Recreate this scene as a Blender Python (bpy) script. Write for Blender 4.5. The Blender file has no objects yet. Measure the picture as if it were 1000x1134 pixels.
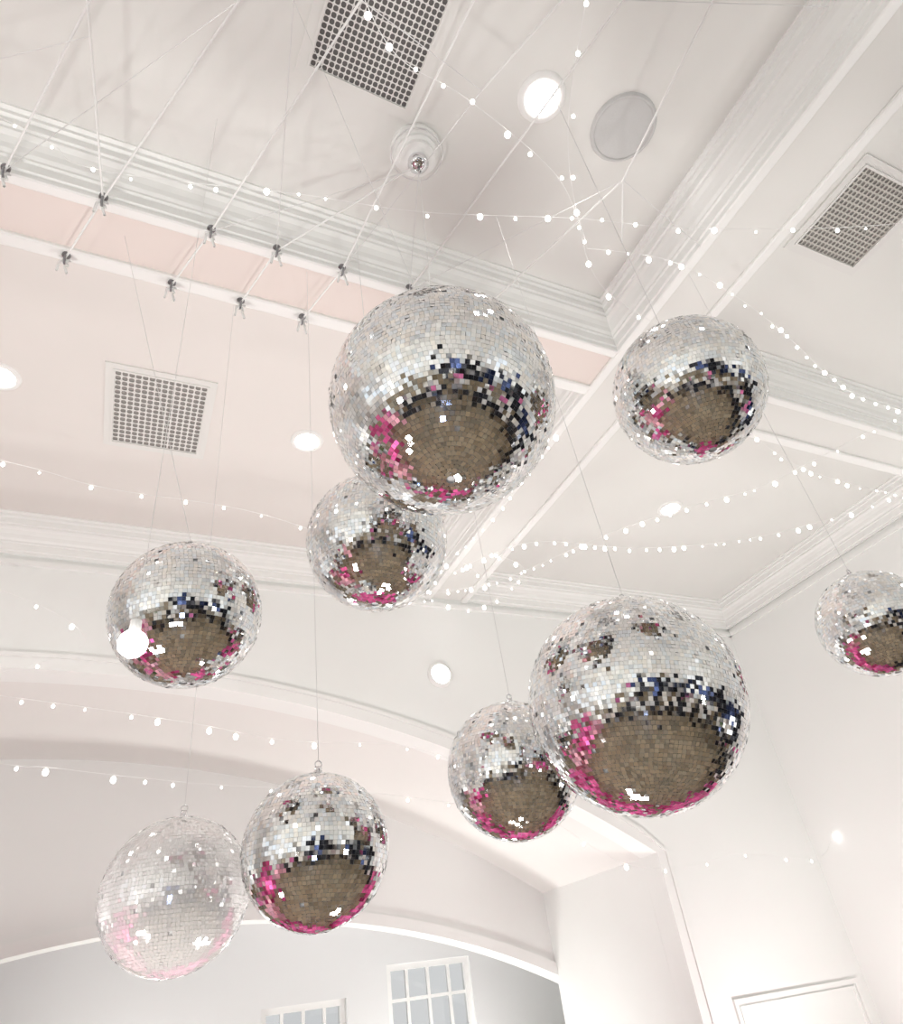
import bpy, bmesh, math, random
from mathutils import Vector, Matrix
random.seed(7)
C=bpy.context.scene.collection
EZ=1.6   # eye height; all heights below are absolute (floor = 0)

# ---------------- materials ----------------
def mat(name,col,rough=.6,metal=0.0,noise=0.0,scale=20,bump=0.0,emit=None,es=0.0):
    m=bpy.data.materials.new(name); m.use_nodes=True
    nt=m.node_tree; b=nt.nodes['Principled BSDF']
    b.inputs['Base Color'].default_value=(*col,1)
    b.inputs['Roughness'].default_value=rough
    b.inputs['Metallic'].default_value=metal
    if emit:
        b.inputs['Emission Color'].default_value=(*emit,1); b.inputs['Emission Strength'].default_value=es
    if noise>0 or bump>0:
        tc=nt.nodes.new('ShaderNodeTexCoord'); n=nt.nodes.new('ShaderNodeTexNoise')
        n.inputs['Scale'].default_value=scale; n.inputs['Detail'].default_value=4
        nt.links.new(tc.outputs['Object'],n.inputs['Vector'])
        if noise>0:
            mx=nt.nodes.new('ShaderNodeMixRGB'); mx.inputs['Color1'].default_value=(*[c*(1-noise) for c in col],1)
            mx.inputs['Color2'].default_value=(*[min(1,c*(1+noise)) for c in col],1)
            nt.links.new(n.outputs['Fac'],mx.inputs['Fac']); nt.links.new(mx.outputs['Color'],b.inputs['Base Color'])
        if bump>0:
            bp=nt.nodes.new('ShaderNodeBump'); bp.inputs['Strength'].default_value=bump; bp.inputs['Distance'].default_value=.01
            nt.links.new(n.outputs['Fac'],bp.inputs['Height']); nt.links.new(bp.outputs['Normal'],b.inputs['Normal'])
    return m
M_wall=mat('white_wall_paint',(.885,.89,.875),.7,noise=.012,scale=3)
M_ceil=mat('ceiling_paint',(.80,.795,.77),.75,noise=.015,scale=2)
M_ceil_pinklit=mat('ceiling_pink_light_tint',(.81,.775,.745),.75,noise=.02,scale=2)  # ceiling paint with the pink light cast mixed into its colour
M_trim=mat('trim_gloss_paint',(.90,.90,.885),.4)
M_pinklit=mat('pink_light_tint',(.81,.725,.685),.7,noise=.02,scale=2)  # pink light on the left beam, put into the base colour
M_vault=mat('vault_paint',(.83,.81,.79),.7,noise=.02,scale=2)
M_grey=mat('alcove_paint',(.82,.825,.83),.7)
M_plate=mat('vent_metal',(.78,.77,.75),.5)
M_plate2=mat('vent_metal_bronze',(.56,.54,.50),.45)
M_dark=mat('vent_shade',(.17,.165,.16),.9)
M_dark2=mat('vent_shade_pale',(.34,.33,.31),.9)
M_speaker=mat('speaker_mesh',(.60,.60,.595),.6,noise=.15,scale=400)
M_cord=mat('white_cord',(.88,.88,.87),.6)
M_wire=mat('steel_wire',(.78,.78,.78),.35,metal=.5)
M_hook=mat('hook_metal',(.28,.28,.29),.35,metal=.8)
M_core=mat('ball_core',(.55,.55,.56),.5)
M_corew=mat('ball_core_white',(.88,.87,.87),.5)
M_chrome=mat('chrome',(.8,.8,.82),.12,metal=1)
M_bulb=mat('bulb',(1,1,1),.5,emit=(1,.98,.95),es=6)
M_down=mat('downlight_lens',(1,1,1),.5,emit=(1,.98,.94),es=10)
M_bluelamp=mat('cool_lamp',(1,1,1),.5,emit=(.45,.6,1),es=30)
M_black=mat('black_drape',(.018,.02,.03),.8,noise=.3,scale=5)
M_navy=mat('navy_drape',(.02,.035,.10),.8,noise=.3,scale=5)
M_mag=mat('magenta_linen',(.76,.11,.34),.6,noise=.2,scale=6)
M_rose=mat('rose_linen',(.86,.42,.51),.6,noise=.2,scale=6)
M_pink=mat('pink_petals',(.88,.22,.48),.6,noise=.3,scale=30)
M_white=mat('white_linen',(.82,.80,.77),.7,noise=.05,scale=6)
M_chair=mat('black_lacquer',(.02,.02,.025),.3)
M_green=mat('leaf_green',(.07,.16,.05),.6)
M_glassv=mat('vase_ceramic',(.8,.8,.8),.2)
M_mir=bpy.data.materials.new('mirror_tiles'); M_mir.use_nodes=True
nt=M_mir.node_tree; b=nt.nodes['Principled BSDF']; b.inputs['Metallic'].default_value=1; b.inputs['Roughness'].default_value=.035
at=nt.nodes.new('ShaderNodeAttribute'); at.attribute_name='tint'; nt.links.new(at.outputs['Color'],b.inputs['Base Color'])
M_mirp=bpy.data.materials.new('pale_mirror_tiles'); M_mirp.use_nodes=True  # paler tiles: double-exposure fade put into the material
nt=M_mirp.node_tree; b=nt.nodes['Principled BSDF']; b.inputs['Metallic'].default_value=.46; b.inputs['Roughness'].default_value=.06
b.inputs['Base Color'].default_value=(.88,.865,.865,1)
M_floor=bpy.data.materials.new('oak_floor'); M_floor.use_nodes=True
nt=M_floor.node_tree; b=nt.nodes['Principled BSDF']; b.inputs['Roughness'].default_value=.55
tc=nt.nodes.new('ShaderNodeTexCoord'); br=nt.nodes.new('ShaderNodeTexBrick')
br.inputs['Scale'].default_value=1; br.inputs['Brick Width'].default_value=1.2; br.inputs['Row Height'].default_value=.14
br.inputs['Mortar Size'].default_value=.004
br.inputs['Color1'].default_value=(.39,.31,.21,1); br.inputs['Color2'].default_value=(.21,.16,.105,1); br.inputs['Mortar'].default_value=(.10,.08,.05,1)
nt.links.new(tc.outputs['Object'],br.inputs['Vector']); nt.links.new(br.outputs['Color'],b.inputs['Base Color'])
def glassmat(name,tc_):
    m=bpy.data.materials.new(name); m.use_nodes=True
    nt=m.node_tree; nt.nodes.clear(); o=nt.nodes.new('ShaderNodeOutputMaterial'); mx=nt.nodes.new('ShaderNodeMixShader')
    t=nt.nodes.new('ShaderNodeBsdfTransparent'); t.inputs['Color'].default_value=tc_; g=nt.nodes.new('ShaderNodeBsdfGlossy'); g.inputs['Roughness'].default_value=.02
    mx.inputs[0].default_value=.07; nt.links.new(t.outputs[0],mx.inputs[1]); nt.links.new(g.outputs[0],mx.inputs[2]); nt.links.new(mx.outputs[0],o.inputs[0]); return m
M_glass=glassmat('window_glass',(1,1,1,1)); M_tint=glassmat('grey_tinted_glass',(.62,.62,.62,1))

# ---------------- helpers ----------------
def obj(name,verts,faces,m,parent=None,smooth=False):
    me=bpy.data.meshes.new(name); me.from_pydata([tuple(v) for v in verts],[],faces); me.update()
    if m: me.materials.append(m)
    if smooth:
        for p in me.polygons: p.use_smooth=True
    o=bpy.data.objects.new(name,me); C.objects.link(o)
    if parent: o.parent=parent
    return o
def empty(name,loc=(0,0,0)):
    o=bpy.data.objects.new(name,None); o.location=loc; o.empty_display_size=.1; C.objects.link(o); return o
class MB:
    def __init__(s): s.v=[]; s.f=[]
    def box(s,a,b):
        n=len(s.v); x0,y0,z0=a; x1,y1,z1=b
        s.v+=[(x0,y0,z0),(x1,y0,z0),(x1,y1,z0),(x0,y1,z0),(x0,y0,z1),(x1,y0,z1),(x1,y1,z1),(x0,y1,z1)]
        s.f+=[tuple(n+i for i in q) for q in ((0,3,2,1),(4,5,6,7),(0,1,5,4),(1,2,6,5),(2,3,7,6),(3,0,4,7))]
        return s
    def add(s,vs,fs):
        n=len(s.v); s.v+=[tuple(v) for v in vs]; s.f+=[tuple(n+i for i in f) for f in fs]; return s
    def prism(s,poly,ax,a,b):
        n=len(poly)
        mk=(lambda t,p:(t,p[0],p[1])) if ax=='x' else (lambda t,p:(p[0],t,p[1]))
        vs=[mk(a,p) for p in poly]+[mk(b,p) for p in poly]
        fs=[(i,(i+1)%n,n+(i+1)%n,n+i) for i in range(n)]+[tuple(range(n))[::-1],tuple(range(n,2*n))]
        return s.add(vs,fs)
    def lathe(s,prof,c=(0,0,0),n=32):
        vs=[];fs=[];k=len(prof)
        for i in range(n):
            a=2*math.pi*i/n
            for r,z in prof: vs.append((c[0]+r*math.cos(a),c[1]+r*math.sin(a),c[2]+z))
        for i in range(n):
            j=(i+1)%n
            for q in range(k-1): fs.append((i*k+q,j*k+q,j*k+q+1,i*k+q+1))
        return s.add(vs,fs)
    def obj(s,name,m,parent=None,smooth=False):
        o=obj(name,s.v,s.f,m,parent,smooth)
        bm=bmesh.new(); bm.from_mesh(o.data); bmesh.ops.recalc_face_normals(bm,faces=bm.faces); bm.to_mesh(o.data); bm.free()
        return o
def curve(name,paths,r,m,parent=None,smooth=False):
    cu=bpy.data.curves.new(name,'CURVE'); cu.dimensions='3D'; cu.bevel_depth=r; cu.bevel_resolution=2
    for pts in paths:
        sp=cu.splines.new('POLY'); sp.points.add(len(pts)-1)
        for i,p in enumerate(pts): sp.points[i].co=(*p,1)
    cu.materials.append(m); o=bpy.data.objects.new(name,cu); C.objects.link(o)
    if parent: o.parent=parent
    return o
ICO=None
def ico():
    global ICO
    if ICO is None:
        bm=bmesh.new(); bmesh.ops.create_icosphere(bm,subdivisions=2,radius=1)
        ICO=([v.co.copy() for v in bm.verts],[tuple(v.index for v in f.verts) for f in bm.faces]); bm.free()
    return ICO

# ---------------- room shell ----------------
XL,XR,YR,YB=-7.6,6.4,-7.0,5.3
HB=3.2+EZ; HT=3.5+EZ
MB().box((XL-.2,YR-.2,-.1),(XR+.2,9.0,0)).obj('floor',M_floor)
MB().box((XL-.2,YR-.2,HT),(XR+.2,YB+.2,HT+.15)).obj('ceiling',M_ceil)
MB().box((XL,2.45,HT-.0015),(2.52,YB,HT)).obj('ceiling',M_ceil_pinklit)  # thin sheet carrying the painted pink cast of the back-left bay

def wall_open(name,ax,pos,th,a0,a1,z0,z1,ops,m):
    mb=MB()
    def bx(p,q,r,s):
        if ax=='x': mb.box((p,min(pos,pos+th),r),(q,max(pos,pos+th),s))
        else: mb.box((min(pos,pos+th),p,r),(max(pos,pos+th),q,s))
    cur=a0
    for (p,q,r,s) in sorted(ops):
        bx(cur,p,z0,z1)
        if r>z0: bx(p,q,z0,r)
        bx(p,q,s,z1); cur=q
    bx(cur,a1,z0,z1)
    return mb.obj(name,m)
wn=[0]
def window(ax,pos,th,op,nx,nz,gm=None):
    wn[0]+=1
    e=empty('window_%d'%wn[0]); p,q,r,s=op; d=.03; y=pos+th*.4
    mb=MB()
    def bx(a,b,c,dd,t):
        if ax=='x': mb.box((a,y-t,c),(b,y+t,dd))
        else: mb.box((y-t,a,c),(y+t,b,dd))
    bx(p,p+.06,r,s,.04); bx(q-.06,q,r,s,.04); bx(p+.06,q-.06,r,r+.06,.04); bx(p+.06,q-.06,s-.06,s,.04)
    for i in range(1,nx): x=p+(q-p)*i/nx; bx(x-.016,x+.016,r+.06,s-.06,.022)
    for i in range(1,nz): z=r+(s-r)*i/nz; bx(p+.06,q-.06,z-.016,z+.016,.020)
    mb.obj('frame',M_trim,e)
    gm=gm or M_glass
    if ax=='x': obj('glass',[(p,y,r),(q,y,r),(q,y,s),(p,y,s)],[(0,1,2,3)],gm,e)
    else: obj('glass',[(y,p,r),(y,q,r),(y,q,s),(y,p,s)],[(0,1,2,3)],gm,e)
opsL=[(-5.5,-4.1,1,3.9),(-3.2,-1.8,1,3.9),(-.9,.5,1,3.9),(1.4,2.8,1,3.9)]  # unseen windows, added to let daylight in
wall_open('wall_left','y',XL,-.2,YR,YB,0,HT,opsL,M_wall)
for o_ in opsL: window('y',XL,-.2,o_,4,7)
wall_open('wall_rear','x',YR,-.2,XL,XR,0,HT,[(-5.5,-4.1,1,3.9),(4.0,5.4,1,3.9)],M_wall)  # unseen rear windows, likewise added for daylight
for o_ in [(-5.5,-4.1,1,3.9),(4.0,5.4,1,3.9)]: window('x',YR,-.2,o_,4,7)
MB().box((XR,YR,0),(XR+.2,YB,HT)).obj('wall_right',M_wall)

def arch_z(x,cx,zt,R): return zt-(R-math.sqrt(R*R-(x-cx)**2))
A1=dict(cx=-.6,zt=2.27+EZ,R=9.75); h1=5.05
N=64
def arch_wall(name,y,xl,xr,zt,A,h,m,th):
    xs=[A['cx']-h+2*h*i/N for i in range(N+1)]
    mb=MB()
    for yy in (y,y+th):
        v=[];f=[]
        for i,x in enumerate(xs): v+=[(x,yy,arch_z(x,**A)),(x,yy,zt)]
        for i in range(N): f.append((2*i,2*i+2,2*i+3,2*i+1))
        mb.add(v,f)
        mb.add([(xl,yy,0),(xs[0],yy,0),(xs[0],yy,zt),(xl,yy,zt)],[(0,1,2,3)])
        mb.add([(xs[-1],yy,0),(xr,yy,0),(xr,yy,zt),(xs[-1],yy,zt)],[(0,1,2,3)])
    prof=[(xs[0],0)]+[(x,arch_z(x,**A)) for x in xs]+[(xs[-1],0)]
    v=[];f=[]
    for x,z in prof: v+=[(x,y,z),(x,y+th,z)]
    for i in range(len(prof)-1): f.append((2*i,2*i+2,2*i+3,2*i+1))
    mb.add(v,f)
    return mb.obj(name,m),prof
w,prof1=arch_wall('wall_back',YB,XL,XR,HT,A1,h1,M_wall,.22)
v=[];f=[]
for x,z in prof1: v+=[(x,YB+.221,z),(x,7.299,z)]
for i in range(1,len(prof1)-2): f.append((2*i,2*i+2,2*i+3,2*i+1))
obj('alcove_vault',v,f,M_vault)
n_=len(prof1)
for nm,k in (('alcove_pier_left',0),('alcove_pier_right',n_-2)):
    obj(nm,[v[2*k],v[2*k+1],v[2*k+3],v[2*k+2]],[(0,1,2,3)],M_wall)
A2=dict(cx=.95,zt=.85+EZ,R=8.7); h2=4.2
w2,prof2=arch_wall('wall_alcove',7.3,XL,XR,4.2,A2,h2,M_wall,.25)
wops=[(-2.9,-1.8,.9,1.7),(1.75,2.65,.7,1.80),(3.12,4.15,.7,2.05)]
wall_open('wall_window_side','x',8.7,.2,XL,XR,0,2.9,wops,M_grey)
for o_ in wops: window('x',8.7,.2,o_,4,4,M_tint)
MB().box((XL,7.55,2.75),(XR,8.9,2.9)).obj('alcove_ceiling',M_grey)
MB().box((XL-.1,YB+.23,0),(XL,8.9,4.2)).obj('alcove_wall_left',M_wall)
MB().box((XR,YB+.23,0),(XR+.1,8.9,4.2)).obj('alcove_wall_right',M_wall)

tn=[0]
def tname(): tn[0]+=1; return 'trim_%d'%tn[0]
def archivolt(prof,y,w0,w1,d):
    mb=MB(); n=len(prof); v=[];f=[]
    P=[Vector(p) for p in prof]
    for i,p in enumerate(P):
        t=(P[min(i+1,n-1)]-P[max(i-1,0)]).normalized(); nn=Vector((-t.y,t.x))
        if nn.y<0 and abs(nn.y)>.3: nn=-nn
        if i==0: nn=Vector((-1,0))
        if i==n-1: nn=Vector((1,0))
        a=p+nn*w0; b=p+nn*w1
        v+=[(a.x,y,a.y),(a.x,y-d,a.y),(b.x,y-d,b.y),(b.x,y,b.y)]
    for i in range(n-1):
        for k in range(3): f.append((4*i+k,4*i+4+k,4*i+5+k,4*i+k+1))
    mb.add(v,f); return mb.obj(tname(),M_trim)
archivolt(prof1,YB,0,.09,.018); archivolt(prof1,YB,.09,.12,.03)
archivolt(prof2,7.3,0,.10,.03)

# ---------------- beams & cornices ----------------
BAy0,BAy1=2.10,2.45; BBx0,BBx1=2.52,2.92
MB().box((XL,BAy0,HB),(BBx0,BAy1,HT)).obj('ceiling_beam',M_pinklit)
MB().box((BBx1,BAy0,HB),(XR,BAy1,HT)).obj('ceiling_beam',M_ceil)
MB().box((BBx0,YR,HB),(BBx1,YB,HT)).obj('ceiling_beam',M_ceil)
MB().box((XL,-2.2,HB),(BBx0,-1.85,HT)).obj('ceiling_beam',M_ceil)
MB().box((BBx1,-2.2,HB),(XR,-1.85,HT)).obj('ceiling_beam',M_ceil)
MB().box((-3.6,YR,HB),(-3.2,-2.2,HT)).obj('ceiling_beam',M_ceil)
CP=[(0,-.31),(.018,-.31),(.018,-.285),(.03,-.28),(.03,-.225),(.042,-.22),(.042,-.205),(.055,-.19),(.062,-.16),(.078,-.13),(.10,-.115),(.10,-.095),(.112,-.09),(.112,-.045),(.13,-.04),(.13,-.018),(.15,-.012),(.15,0),(0,0)]
def cornice(ax,pos,sgn,a,b,s=1.0):
    poly=[(pos+sgn*d*s,HT+z*s) for d,z in CP]
    return MB().prism(poly,ax,a,b).obj(tname(),M_trim)
def bay(x0,x1,y0,y1):
    cornice('x',y0,1,x0,x1); cornice('x',y1,-1,x0,x1); cornice('y',x0,1,y0,y1); cornice('y',x1,-1,y0,y1)
bay(XL,BBx0,-1.85,BAy0); bay(BBx1,XR,-1.85,BAy0)
bay(XL,BBx0,BAy1,YB); bay(BBx1,XR,BAy1,YB)
bay(BBx1,XR,YR,-2.2); bay(-3.2,BBx0,YR,-2.2); bay(XL,-3.6,YR,-2.2)
def bead(ax,p0,p1,a,b):
    z0=HB-.022
    poly=[(p0,HB),(p0,z0+.006),(p0+.008*(1 if p1>p0 else -1),z0),(p1-.008*(1 if p1>p0 else -1),z0),(p1,z0+.006),(p1,HB)]
    return MB().prism(poly,ax,a,b).obj(tname(),M_trim)
bead('x',BAy0-.02,BAy0+.035,XL,BBx0-.02); bead('x',BAy1-.055,BAy1+.02,XL,BBx0-.02)
bead('x',BAy0-.02,BAy0+.035,BBx1+.02,XR); bead('x',BAy1-.055,BAy1+.02,BBx1+.02,XR)
bead('y',BBx0-.02,BBx0+.04,YR,YB); bead('y',BBx1-.04,BBx1+.02,YR,YB)
MB().box((XL,YB-.03,HB-.10),(XR,YB,HB-.06)).obj(tname(),M_trim)
MB().box((XR-.03,YR,HB-.10),(XR,YB,HB-.06)).obj(tname(),M_trim)
def panel(x0,x1,z0,z1,y):
    mb=MB()
    for (w_,d_,off) in ((.035,.022,0),(.02,.014,.05)):
        a,b,c,e=x0+off,x1-off,z0+off,z1-off
        mb.box((a,y-d_,c),(b,y,c+w_)); mb.box((a,y-d_,e-w_),(b,y,e)); mb.box((a,y-d_,c+w_),(a+w_,y,e-w_)); mb.box((b-w_,y-d_,c+w_),(b,y,e-w_))
    mb.obj(tname(),M_trim)
panel(4.82,6.28,.25,1.36,YB); panel(-7.4,-5.9,.25,1.36,YB)
def base(name,a,b): MB().box(a,b).obj(name,M_trim)
base('baseboard_right',(XR-.02,YR,0),(XR,YB,.16)); base('baseboard_left',(XL,YR,0),(XL+.02,YB,.16)); base('baseboard_rear',(XL,YR,0),(XR,YR+.02,.16))
base('baseboard_back',(4.6,YB-.02,0),(XR,YB,.16))

# ---------------- vents ----------------
def vent(x0,x1,y0,y1,nx,ny,mp,hole=.36,rot=0,rec=None):
    cx,cy=(x0+x1)/2,(y0+y1)/2
    e=empty('ceiling_vent',(cx,cy,HT)); hw,hh=(x1-x0)/2,(y1-y0)/2; bd=.055
    mb=MB()
    for a,b,c,d in ((-hw-bd,-hh-bd,hw+bd,-hh),(-hw-bd,hh,hw+bd,hh+bd),(-hw-bd,-hh,-hw,hh),(hw,-hh,hw+bd,hh)):
        mb.box((a,b,-.012),(c,d,0))
    for a,b,c,d in ((-hw-.012,-hh-.012,hw+.012,-hh),(-hw-.012,hh,hw+.012,hh+.012),(-hw-.012,-hh,-hw,hh),(hw,-hh,hw+.012,hh)):
        mb.box((a,b,-.02),(c,d,-.012))
    mb.obj('frame',M_ceil if mp is M_plate else M_plate,e)
    obj('shade_sheet',[(-hw,-hh,-.003),(hw,-hh,-.003),(hw,hh,-.003),(-hw,hh,-.003)],[(0,1,2,3)],rec or M_dark,e)  # flat dark sheet: shade behind the grille put into the colour
    vs=[];fs=[];sx=2*hw/nx;sy=2*hh/ny
    for i in range(nx):
        for j in range(ny):
            ox=-hw+(i+.5)*sx; oy=-hh+(j+.5)*sy; n=len(vs)
            for k in range(8):
                a=k*math.pi/4
                q=[(1,0),(1,1),(0,1),(-1,1),(-1,0),(-1,-1),(0,-1),(1,-1)][k]
                vs.append((ox+q[0]*sx/2,oy+q[1]*sy/2,-.010))
                r=hole*(1.0 if k%2==0 else 1.12)
                vs.append((ox+math.cos(a)*sx*r,oy+math.sin(a)*sy*r,-.010))
            for k in range(8):
                l=(k+1)%8; fs.append((n+2*k,n+2*l,n+2*l+1,n+2*k+1))
    obj('grille',vs,fs,mp,e)
    e.rotation_euler=(0,0,rot)
    return e
vent(.355,.825,.79,1.32,18,20,M_plate,.43,rot=.04)
vent(-.34,.22,3.43,4.11,14,16,M_plate,.42,rot=-.02,rec=M_dark2)
vent(3.32,3.82,.70,1.2,16,16,M_plate2,.38,rec=M_dark2)

# ---------------- downlights ----------------
def downlight(x,y,r=.085,w=13):
    e=empty('recessed_downlight',(x,y,HT))
    MB().lathe([(r,0),(r,-.012),(r+.012,-.018),(r+.03,-.012),(r+.035,0)]).obj('trim_ring',M_trim,e,True)
    MB().lathe([(0,-.008),(r*.5,-.010),(r,-.006)]).obj('lens',M_down,e,True)
    l=bpy.data.lights.new('lamp','SPOT'); l.energy=w; l.spot_size=2.4; l.spot_blend=.8; l.shadow_soft_size=r; l.color=(1,.965,.92)
    lo=bpy.data.objects.new('lamp',l); lo.location=(0,0,-.06); lo.parent=e; C.objects.link(lo)
for x,y in ((1.418,1.051),(4.385,3.743),(.959,3.758),(-.986,3.70),(-1.6,1.05),(-3.6,1.05),(-3,3.7),(-5,3.7),(4.6,-.6),(-.5,-4.5),(1.4,-4.5),(-1.6,-.7),(1.4,-.7)): downlight(x,y)
e=empty('ghost_lamp',(2.56,YB,2.41+EZ))  # made-up lamp standing in for a double-exposed light spot
MB().lathe([(0,-.05),(.06,-.045),(.085,-.02),(.09,0)]).obj('diffuser',M_down,e,True)
MB().lathe([(.09,-.03),(.115,-.028),(.12,0)]).obj('rim',M_trim,e,True)
e.rotation_euler=(math.radians(-90),0,0)

e=empty('ceiling_speaker',(1.889,1.026,HT))
MB().lathe([(0,-.012),(.10,-.014),(.15,-.012)],n=48).obj('grille',M_speaker,e,True)
MB().lathe([(.15,-.010),(.152,-.018),(.165,-.016),(.172,0)],n=48).obj('rim',M_speaker,e,True)
e=empty('ceiling_canopy',(.932,1.495,HT))
MB().lathe([(.125,0),(.125,-.02),(.118,-.028),(.118,-.05),(.105,-.056),(.105,-.078),(.09,-.086),(.088,-.11),(.07,-.122),(.05,-.13)],n=48).obj('housing',M_trim,e,False)
MB().lathe([(.05,-.125),(.052,-.15),(.04,-.172),(.02,-.182),(0,-.184)],n=32).obj('motor_cap',M_chrome,e,True)
MB().lathe([(0,-.18),(.008,-.18),(.008,-.22),(0,-.22)],n=12).obj('spindle',M_hook,e,True)
curve('collar_wire',[[(.13*math.cos(a/8*math.pi),.13*math.sin(a/8*math.pi),-.065-.01*math.sin(a)) for a in range(17)]],.004,M_wire,e)

# ---------------- disco balls ----------------
def disco(loc,R,rows,top,m=None,tilt=(0,0),legs=None,jit=.033):
    core_m=M_corew if m else M_core
    m=m or M_mir
    e=empty('disco_ball',loc)
    bm=bmesh.new(); bmesh.ops.create_uvsphere(bm,u_segments=64,v_segments=32,radius=R*.985)
    me=bpy.data.meshes.new('core'); bm.to_mesh(me); bm.free(); me.materials.append(core_m)
    for p in me.polygons: p.use_smooth=True
    o=bpy.data.objects.new('core',me); C.objects.link(o); o.parent=e
    vs=[];fs=[];cols=[]
    dth=math.pi/rows; s=R*dth*.48
    for i in range(1,rows-1):
        th=(i+.5)*dth; rr=R*math.sin(th); n=max(6,int(round(2*math.pi*rr/(R*dth)))); off=random.random()*.3
        for j in range(n):
            if random.random()<.004: continue
            ph=2*math.pi*(j+off)/n
            nv=Vector((math.sin(th)*math.cos(ph),math.sin(th)*math.sin(ph),math.cos(th)))
            tu=Vector((-math.sin(ph),math.cos(ph),0)); tv=nv.cross(tu)
            jj=jit*(2.4 if random.random()<.15 else 1)
            n2=(nv+tu*random.gauss(0,jj)+tv*random.gauss(0,jj)).normalized()
            tu2=(tu-n2*tu.dot(n2)).normalized(); tv2=n2.cross(tu2)
            w=math.pi*rr/n*.96
            c=nv*(R+.0006); k=len(vs)
            vs+=[c-tu2*w-tv2*s,c+tu2*w-tv2*s,c+tu2*w+tv2*s,c-tu2*w+tv2*s]; fs.append((k,k+1,k+2,k+3))
            g=random.uniform(.84,.99); q=random.random()
            cols.append((g*.90,g*.95,g,1) if q<.25 else ((g,g*.97,g*.93,1) if q<.45 else (g,g,g,1)))
    t=obj('mirror_tiles',vs,fs,m,e)
    ca=t.data.color_attributes.new('tint','FLOAT_COLOR','CORNER')
    for pi,c in enumerate(cols):
        for li in t.data.polygons[pi].loop_indices: ca.data[li].color=c
    p0=t.data.polygons[len(t.data.polygons)//2]
    if p0.normal.dot(p0.center)<0: t.data.flip_normals()
    rot=Matrix.Rotation(random.uniform(0,6),3,'Z'); tm=Matrix.Rotation(tilt[0],3,'X')@Matrix.Rotation(tilt[1],3,'Y')
    mm=(tm@rot).to_4x4(); t.matrix_local=mm; o.matrix_local=mm
    cap=MB().lathe([(0,R+.022),(.010,R+.022),(.012,R+.010),(R*.07,R+.006),(R*.08,R*.985)],n=24).obj('top_cap',M_chrome,e,True)
    cap.matrix_local=tm.to_4x4()
    ringp=[(.010*math.cos(a*math.pi/6),0,R+.030+.010*math.sin(a*math.pi/6)) for a in range(13)]
    rg=curve('hanging_ring',[ringp],.002,M_chrome,e); rg.matrix_local=tm.to_4x4()
    tp=tm@Vector((0,0,R+.04))
    L=Vector(loc)
    paths=[[tuple(tp),tuple(Vector(q)-L)] for q in (legs if legs else [(loc[0],loc[1],top)])]
    curve('hanging_wire',paths,.0011,M_wire,e)
    return e
Z=EZ
CORD=3.1+Z
disco((.662,1.157,1.303+Z),.30,80,CORD,legs=[(.197,.974,CORD),(.932,1.495,HT-.2)],tilt=(-.12,.10))
disco((1.321,1.492,.630+Z),.30,84,CORD,tilt=(.1,.12))
disco((1.28,.891,1.276+Z),.20,62,CORD,tilt=(.06,-.05))
disco((.689,1.779,1.267+Z),.23,64,CORD,tilt=(.05,.08))
disco((.1275,1.8145,.962+Z),.20,60,HB,legs=[(-.32,2.25,HB)],tilt=(.0,-.05))
disco((.5475,2.0445,.393+Z),.20,56,HB,legs=[(.55,2.16,HB)],tilt=(.03,.03))
disco((.24,2.543,.382+Z),.221,60,HT,m=M_mirp)  # ghost image of a ball, built as a solid pale one
disco((1.275,2.14,.638+Z),.23,64,HB,tilt=(.05,.1))
disco((2.562,1.466,.982+Z),.20,56,HB,tilt=(.0,.05))

# ---------------- suspension cords & hooks ----------------
near=[(-.80,2.06),(-.415,2.06),(.057,2.06),(.372,2.06),(.71,2.06),(1.087,2.06),(1.526,2.06)]
far=[(-.565,2.43),(-.083,2.43),(.262,2.43),(.593,2.43),(.93,2.43)]
ends=[(-.478,1.243),(.013,1.048),(.43,.881),(.932,1.495),(.83,.721),(1.38,.502),(1.819,1.113)]
paths=[]
zc=HB-.045
for (a,b_) in zip(near,ends):
    A=Vector((a[0],a[1],zc)); B=Vector((b_[0],b_[1],CORD))
    if b_==(.932,1.495): B.z=HT-.15; ext=B
    elif b_==(1.819,1.113): ext=B
    else: ext=B+(B-A)*1.6
    paths.append([tuple(A),tuple(B),tuple(ext)] if ext is not B else [tuple(A),tuple(B)])
paths.append([(1.819,1.113,CORD),(1.725,.364,CORD),(1.55,-1.83,CORD)])
paths.append([(1.819,1.113,CORD),(1.95,1.35,3.0+Z)])
paths.append([(.197,.974,CORD),(-.2,.2,CORD),(-1,-1.83,CORD)])
paths.append([(-.4745,1.365,CORD),(-.415,2.06,zc)])
paths.append([(-.4745,1.365,CORD),(-.6,.3,CORD)])
for i,(a,b_) in enumerate(zip(near[1:],far)): paths.append([(a[0],a[1],zc),(b_[0],b_[1],zc)])
paths.append([(1.0,1.0,CORD),(1.3,.2,CORD)])
e=empty('suspension_cords'); curve('cord_lines',paths,.0048,M_cord,e)
thin=[[(.057,2.06,zc),(.932,1.495,HT-.19)],[(1.087,2.06,zc),(.932,1.495,HT-.19)],[(1.087,2.06,zc),(1.819,1.113,CORD)],
      [(-.80,2.06,zc),(.013,1.048,CORD)],[(.372,2.06,zc),(.197,.974,CORD)],[(.71,2.06,zc),(1.0,1.0,CORD)],
      [(-1.5,2.06,zc),(-.4745,1.365,CORD)],[(.43,.881,CORD),(1.0,1.0,CORD)],[(1.819,1.113,CORD),(2.5,1.3,HB-.02)],[(1.38,.502,CORD),(2.2,.2,CORD)]]
curve('thin_wires',thin,.002,M_wire,e)
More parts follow.
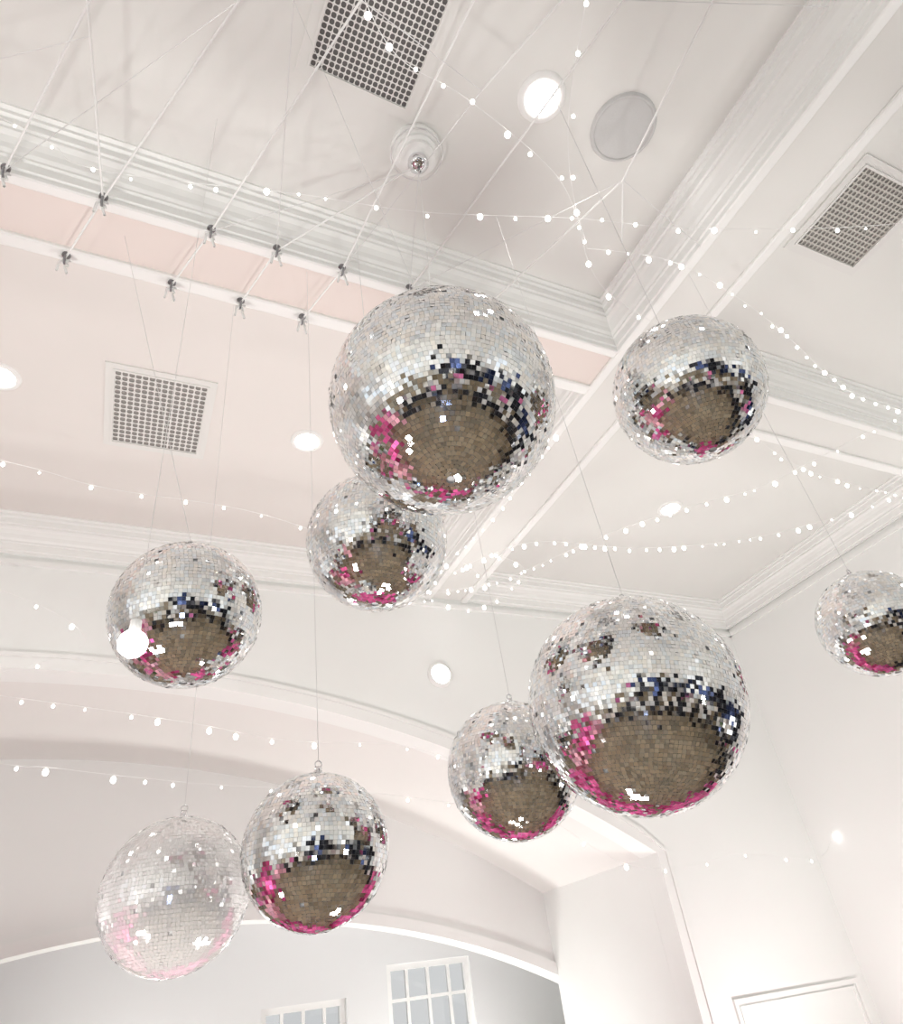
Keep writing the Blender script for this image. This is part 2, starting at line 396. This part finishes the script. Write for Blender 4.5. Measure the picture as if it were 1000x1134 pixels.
def hook(x,y):
    e=empty('ceiling_hook',(x,y,HB-.02))
    MB().lathe([(0,0),(.020,0),(.020,-.008),(0,-.010)],n=16).obj('plate',M_hook,e)
    curve('hook_loop',[[(0,0,0),(0,0,-.02)]+[(.0,.020*math.sin(a*math.pi/6),-.040+.020*math.cos(a*math.pi/6)) for a in range(11)]],.0055,M_hook,e)
    curve('knot_tails',[[(0,0,-.04),(.018,.01,-.07),(.010,-.01,-.105),(.025,.0,-.14)],[(0,0,-.04),(-.018,-.006,-.075),(-.022,.012,-.12)],[(-.028,0,-.025),(.022,.008,-.035),(-.018,.01,-.045),(.02,-.01,-.052),(-.01,.008,-.058)]],.006,M_cord,e)
for p in near+far: hook(*p)

# ---------------- fairy lights ----------------
S=[
 [(-4.5,3.2,3.15),(-3,3.6,3.0),(-.887,3.9,3.0),(-.312,4.024,3.0),(.646,4.056,3.0),(1.6,4.35,3.0),(2.365,4.614,3.0)],
 [(2.365,4.614,3.0),(2.6,4.2,3.0),(2.954,3.894,3.0),(3.876,3.775,3.0),(4.738,3.439,3.0),(5.28,3.005,3.0),(5.665,2.48,3.0),(6.38,1.5,3.1)],
 [(2.4,4.9,3.0),(2.93,4.49,3.0),(3.5,3.6,3.0),(4.02,3.04,3.0),(4.307,2.781,3.0),(4.54,2.268,3.0),(4.751,1.803,3.0),(5.3,1.0,3.0)],
 [(1.795,1.4375,3.0),(2.279,1.35,3.0),(2.861,1.424,3.0),(3.398,1.556,3.0),(4.063,1.741,3.0),(4.706,1.769,3.0),(6.38,1.7,3.1)],
 [(-2.5,1.6,3.1),(-.764,1.737,3.0),(-.446,1.83,3.0),(.380,1.65,3.0),(.945,1.538,3.0),(1.661,1.3145,3.0),(2.242,1.162,3.0),(3.168,.8155,3.0),(4.2,.3,3.0)],
 [(.2,.6,3.0),(.557,.953,3.0),(.914,1.016,3.0),(1.408,1.149,3.0),(1.661,1.3145,3.0),(1.795,1.4375,3.0)],
 [(-3,4.8,2.3),(-1.6,4.8,1.98),(-.515,4.8,1.86),(.42,4.8,1.74),(1.098,4.8,1.63),(2.155,4.8,1.565),(3.11,4.8,1.06)],  # ghost light trails, built as an extra string
 [(-2,4.8,1.7),(-.598,4.8,1.47),(-.336,4.8,1.445),(.551,4.8,1.343),(1.807,4.8,1.257),(3.11,4.8,1.06)],  # second string made from ghost light trails
 [(3.11,4.8,1.06),(3.8,4.95,.75),(4.475,5,.694),(5.12,5,.768),(6.04,5,.69),(6.38,5,.9)],
 [(2.4,2.6,3.05),(2.396,3.707,3.0),(2.30,4.4,3.0),(2.36,5.02,3.0)],
 [(2.3,4.2,2.95),(2.7,4.5,2.9),(2.2,4.8,2.95),(2.8,4.9,2.9),(3.0,4.3,2.95),(2.5,4.0,2.9)],
 [(1.1,.2,3.05),(1.35,.9,3.0),(1.661,1.3145,3.0),(2.0,1.6,2.98),(2.6,1.75,2.95),(3.5,2.2,3.0),(4.6,2.5,3.0),(6.38,2.6,3.1)],
 [(-2.6,4.9,2.9),(-1.0,5.0,2.75),(-.3,5.05,2.4),(-.9,5.1,2.1)],
]
bm=MB(); cords=[]
iv,if_=ico()
def bulb(c,r): bm.add([c+Vector((v.x*r,v.y*r,v.z*r*1.3)) for v in iv],if_)
for si,pl in enumerate(S):
    P=[Vector(p) for p in pl]; dense=[]
    for i in range(len(P)-1):
        p0=P[max(i-1,0)];p1=P[i];p2=P[i+1];p3=P[min(i+2,len(P)-1)]
        for k in range(12):
            t=k/12
            q=.5*((2*p1)+(p2-p0)*t+(2*p0-5*p1+4*p2-p3)*t*t+(-p0+3*p1-3*p2+p3)*t**3)
            dense.append(q)
    dense.append(P[-1])
    dense=[Vector((q.x,q.y,q.z+Z)) for q in dense]
    cords.append([tuple(q) for q in dense])
    step={9:.14,10:.15,1:.13,2:.13,3:.11,4:.19,5:.19,8:.35,11:.2,12:.4}.get(si,.26)
    need=step
    for a,b_ in zip(dense[:-1],dense[1:]):
        seg=(b_-a).length; pos=0
        while seg-pos>need:
            pos+=need; c=a.lerp(b_,pos/seg)
            need=step*random.uniform(.6,1.4)
            r=random.choice((.007,.010,.012,.017))
            if si in (3,4,5,11): r*=.78
            bulb(c+Vector((random.uniform(-.012,.012),random.uniform(-.012,.012),-.012-r)),r)
        need-=seg-pos
e=empty('fairy_lights'); bm.obj('bulbs',M_bulb,e,True); curve('light_cord',cords,.0014,M_cord,e)
e=empty('ghost_bulb',(-.059,1.5,2.39))  # made-up hanging bulb in place of a double-exposed light spot
MB().add([v*.032 for v in iv],if_).obj('globe',M_down,e,True)
dX,dY,dZ=(-353*.9071+146*.1467+300.2),(353*.4032+146*.5729+543.0),(353*.1213-146*.8064+440.5)
e.location=(dX/dY*1.5,1.5,dZ/dY*1.5+Z)
MB().lathe([(0,.055),(.012,.055),(.013,.028),(0,.026)],n=16).obj('socket',M_trim,e)
curve('flex',[[(0,0,.05),(0,0,CORD-e.location.z)]],.0008,M_cord,e)

# ---------------- things below, seen in the mirrors ----------------
def table(x,y,s=1.0,m=M_mag,fl=True):
    e=empty('banquet_table',(x,y,0))
    vs=[];fs=[];n=96
    rings=[(0,.76,0),(.80,.76,0),(.84,.745,.01),(.88,.4,.04),(.90,.01,.06)]
    for i in range(n):
        a=2*math.pi*i/n
        for r,z,w in rings: rr=(r+w*math.sin(a*14))*s; vs.append((rr*math.cos(a),rr*math.sin(a),z))
    k=len(rings)
    for i in range(n):
        for q in range(k-1): fs.append((i*k+q,((i+1)%n)*k+q,((i+1)%n)*k+q+1,i*k+q+1))
    obj('tablecloth',vs,fs,m,e,True)
    MB().lathe([(0,.76),(.07,.76),(.09,.80),(.05,.85),(.07,.88)],n=24).obj('vase',M_glassv,e,True)
    fb=MB(); gb=MB()
    for i in range(45):
        d=Vector((random.gauss(0,1),random.gauss(0,1),random.gauss(0,.3))).normalized()*random.uniform(.1,.32); c=Vector((0,0,.95))+Vector((d.x,d.y,d.z*.3))
        r=random.uniform(.04,.08); fb.add([c+v*r*(1+.25*math.sin(9*v.x+7*v.y)) for v in iv],if_)
    for i in range(20):
        a=random.random()*6.28; gb.add([(.02*math.cos(a),.02*math.sin(a),.85),(.4*math.cos(a),.4*math.sin(a),.9),(.42*math.cos(a+.15),.42*math.sin(a+.15),.96)],[(0,1,2)])
    fb.obj('flowers',M_pink,e,True); gb.obj('leaves',M_green,e)
def chair(x,y,a):
    e=empty('dining_chair',(x,y,0)); mb=MB()
    for sx in (-.2,.16):
        for sy in (-.2,.16): mb.box((sx,sy,0),(sx+.04,sy+.04,.45 if sy<0 else .92))
    mb.box((-.21,-.21,.44),(.21,.21,.48)); mb.box((-.2,.165,.84),(.2,.195,.92)); mb.box((-.2,.17,.62),(.2,.19,.67))
    for i in range(4): mb.box((-.13+i*.08,.172,.67),(-.11+i*.08,.188,.84))
    mb.obj('frame',M_chair,e); MB().box((-.19,-.19,.48),(.19,.16,.51)).obj('seat_pad',M_black,e)
    e.rotation_euler=(0,0,a)
CX,CY=.8,1.3
for deg,r,kind in ((34,3.6,'m'),(62,3.4,'m'),(92,3.2,'m'),(122,3.3,'r'),(150,3.6,'m'),(178,4.1,'r'),(207,4.6,'w'),(233,4.6,'w'),(259,4.7,'w'),(285,4.6,'w'),(311,4.5,'w'),(338,4.4,'w'),(8,4.4,'w'),
                   (136,5.4,'r'),(161,5.6,'m')):
    a=math.radians(deg); x,y=CX+r*math.cos(a),CY+r*math.sin(a)
    table(x,y,.85,{'m':M_mag,'r':M_rose,'w':M_white}[kind])
    if kind=='w':
        for k in (-1,0,1):
            b_=a+math.pi+k*.40; chair(x+1.2*math.cos(b_),y+1.2*math.sin(b_),b_-math.pi/2)
def drape(name,ax,pos,a,b,h,m):
    n=int((b-a)*24); vs=[];fs=[]
    for i in range(n+1):
        t=a+(b-a)*i/n; d=.06*math.sin(t*22)+.02*math.sin(t*51)
        for z in (.02,h): vs.append((t,pos+d,z) if ax=='x' else (pos+d,t,z))
    for i in range(n): fs.append((2*i,2*i+2,2*i+3,2*i+1))
    obj(name,vs,fs,m,None,True)
segs=[(-4.0,-2.6),(-2.3,-1.0),(-.8,.6),(.9,2.0),(2.3,3.8),(5.5,6.3)]
for i,(a,b_) in enumerate(segs): drape('stage_curtain','x',YR+.2,a,b_,random.uniform(1.7,2.8),M_navy if i%3==1 else M_black)
for i,(a,b_) in enumerate([(-6.6,-5),(-4.7,-3.2),(-3,-1.6),(-1.3,0.1),(.3,1.4)]): drape('stage_curtain','y',XR-.2,a,b_,random.uniform(1.5,2.3),M_navy if i%3==0 else M_black)
e=empty('flash_spot_lamp',(-.55,-.95,0))  # lamp added behind the camera for the bluish flash spot in a ball
MB().lathe([(0,0),(.14,0),(.14,.015),(.02,.03),(.015,.40),(.03,.42),(.035,.46),(0,.46)],n=32).obj('stand',M_hook,e,True)
MB().add([Vector((v.x*.10,v.y*.10,.54+v.z*.10)) for v in iv],if_).obj('bulb',M_bluelamp,e,True)

# ---------------- lights ----------------
def fill_uplight(x,y,w,col=(1,.995,.96),size=.45,name='added_floor_fill'):  # unseen fill lamps, added to brighten ceiling, walls and alcove
    e=empty(name,(x,y,0))
    MB().lathe([(0,.02),(size*.5,.02),(size*.55,.05),(size*.55,.16),(size*.5,.16),(size*.5,.10),(0,.10)],n=24).obj('housing',M_plate,e,False)
    l=bpy.data.lights.new('lamp','AREA'); l.shape='DISK'; l.size=size; l.energy=w; l.color=col
    lo=bpy.data.objects.new('lamp',l); lo.location=(0,0,.17); lo.rotation_euler=(math.pi,0,0); lo.parent=e; C.objects.link(lo)
for x,y,p in ((-5.9,-4.5,84),(-1.5,-6.1,84),(5.2,-5.4,84),(6.0,.2,40),(4.95,4.0,44),(-6.3,-1.2,84),(1.4,2.6,50),(-1.2,2.0,64)): fill_uplight(x,y,p)
fill_uplight(-4.6,6.4,32,(.97,1,1)); fill_uplight(3.2,6.5,26,(1,1,.98))
fill_uplight(.5,8.1,34); fill_uplight(3.6,8.1,30)
w=bpy.data.worlds.new('World'); bpy.context.scene.world=w; w.use_nodes=True
w.node_tree.nodes['Background'].inputs[0].default_value=(.97,.99,1,1); w.node_tree.nodes['Background'].inputs[1].default_value=1.05

# ---------------- camera ----------------
cam=bpy.data.cameras.new('camera'); co=bpy.data.objects.new('camera',cam); C.objects.link(co)
R=Matrix(((.9071,-.1467,-.3945),(-.4032,-.5729,-.7136),(-.1213,.8064,-.5788)))
q=R.to_quaternion(); q.normalize()
co.rotation_mode='QUATERNION'; co.rotation_quaternion=q; co.location=(0,0,EZ)
cam.sensor_fit='VERTICAL'; cam.sensor_height=36; cam.sensor_width=36; cam.lens=36*761/1134; cam.clip_start=.02
bpy.context.scene.camera=co
bpy.context.scene.view_settings.view_transform='Standard'
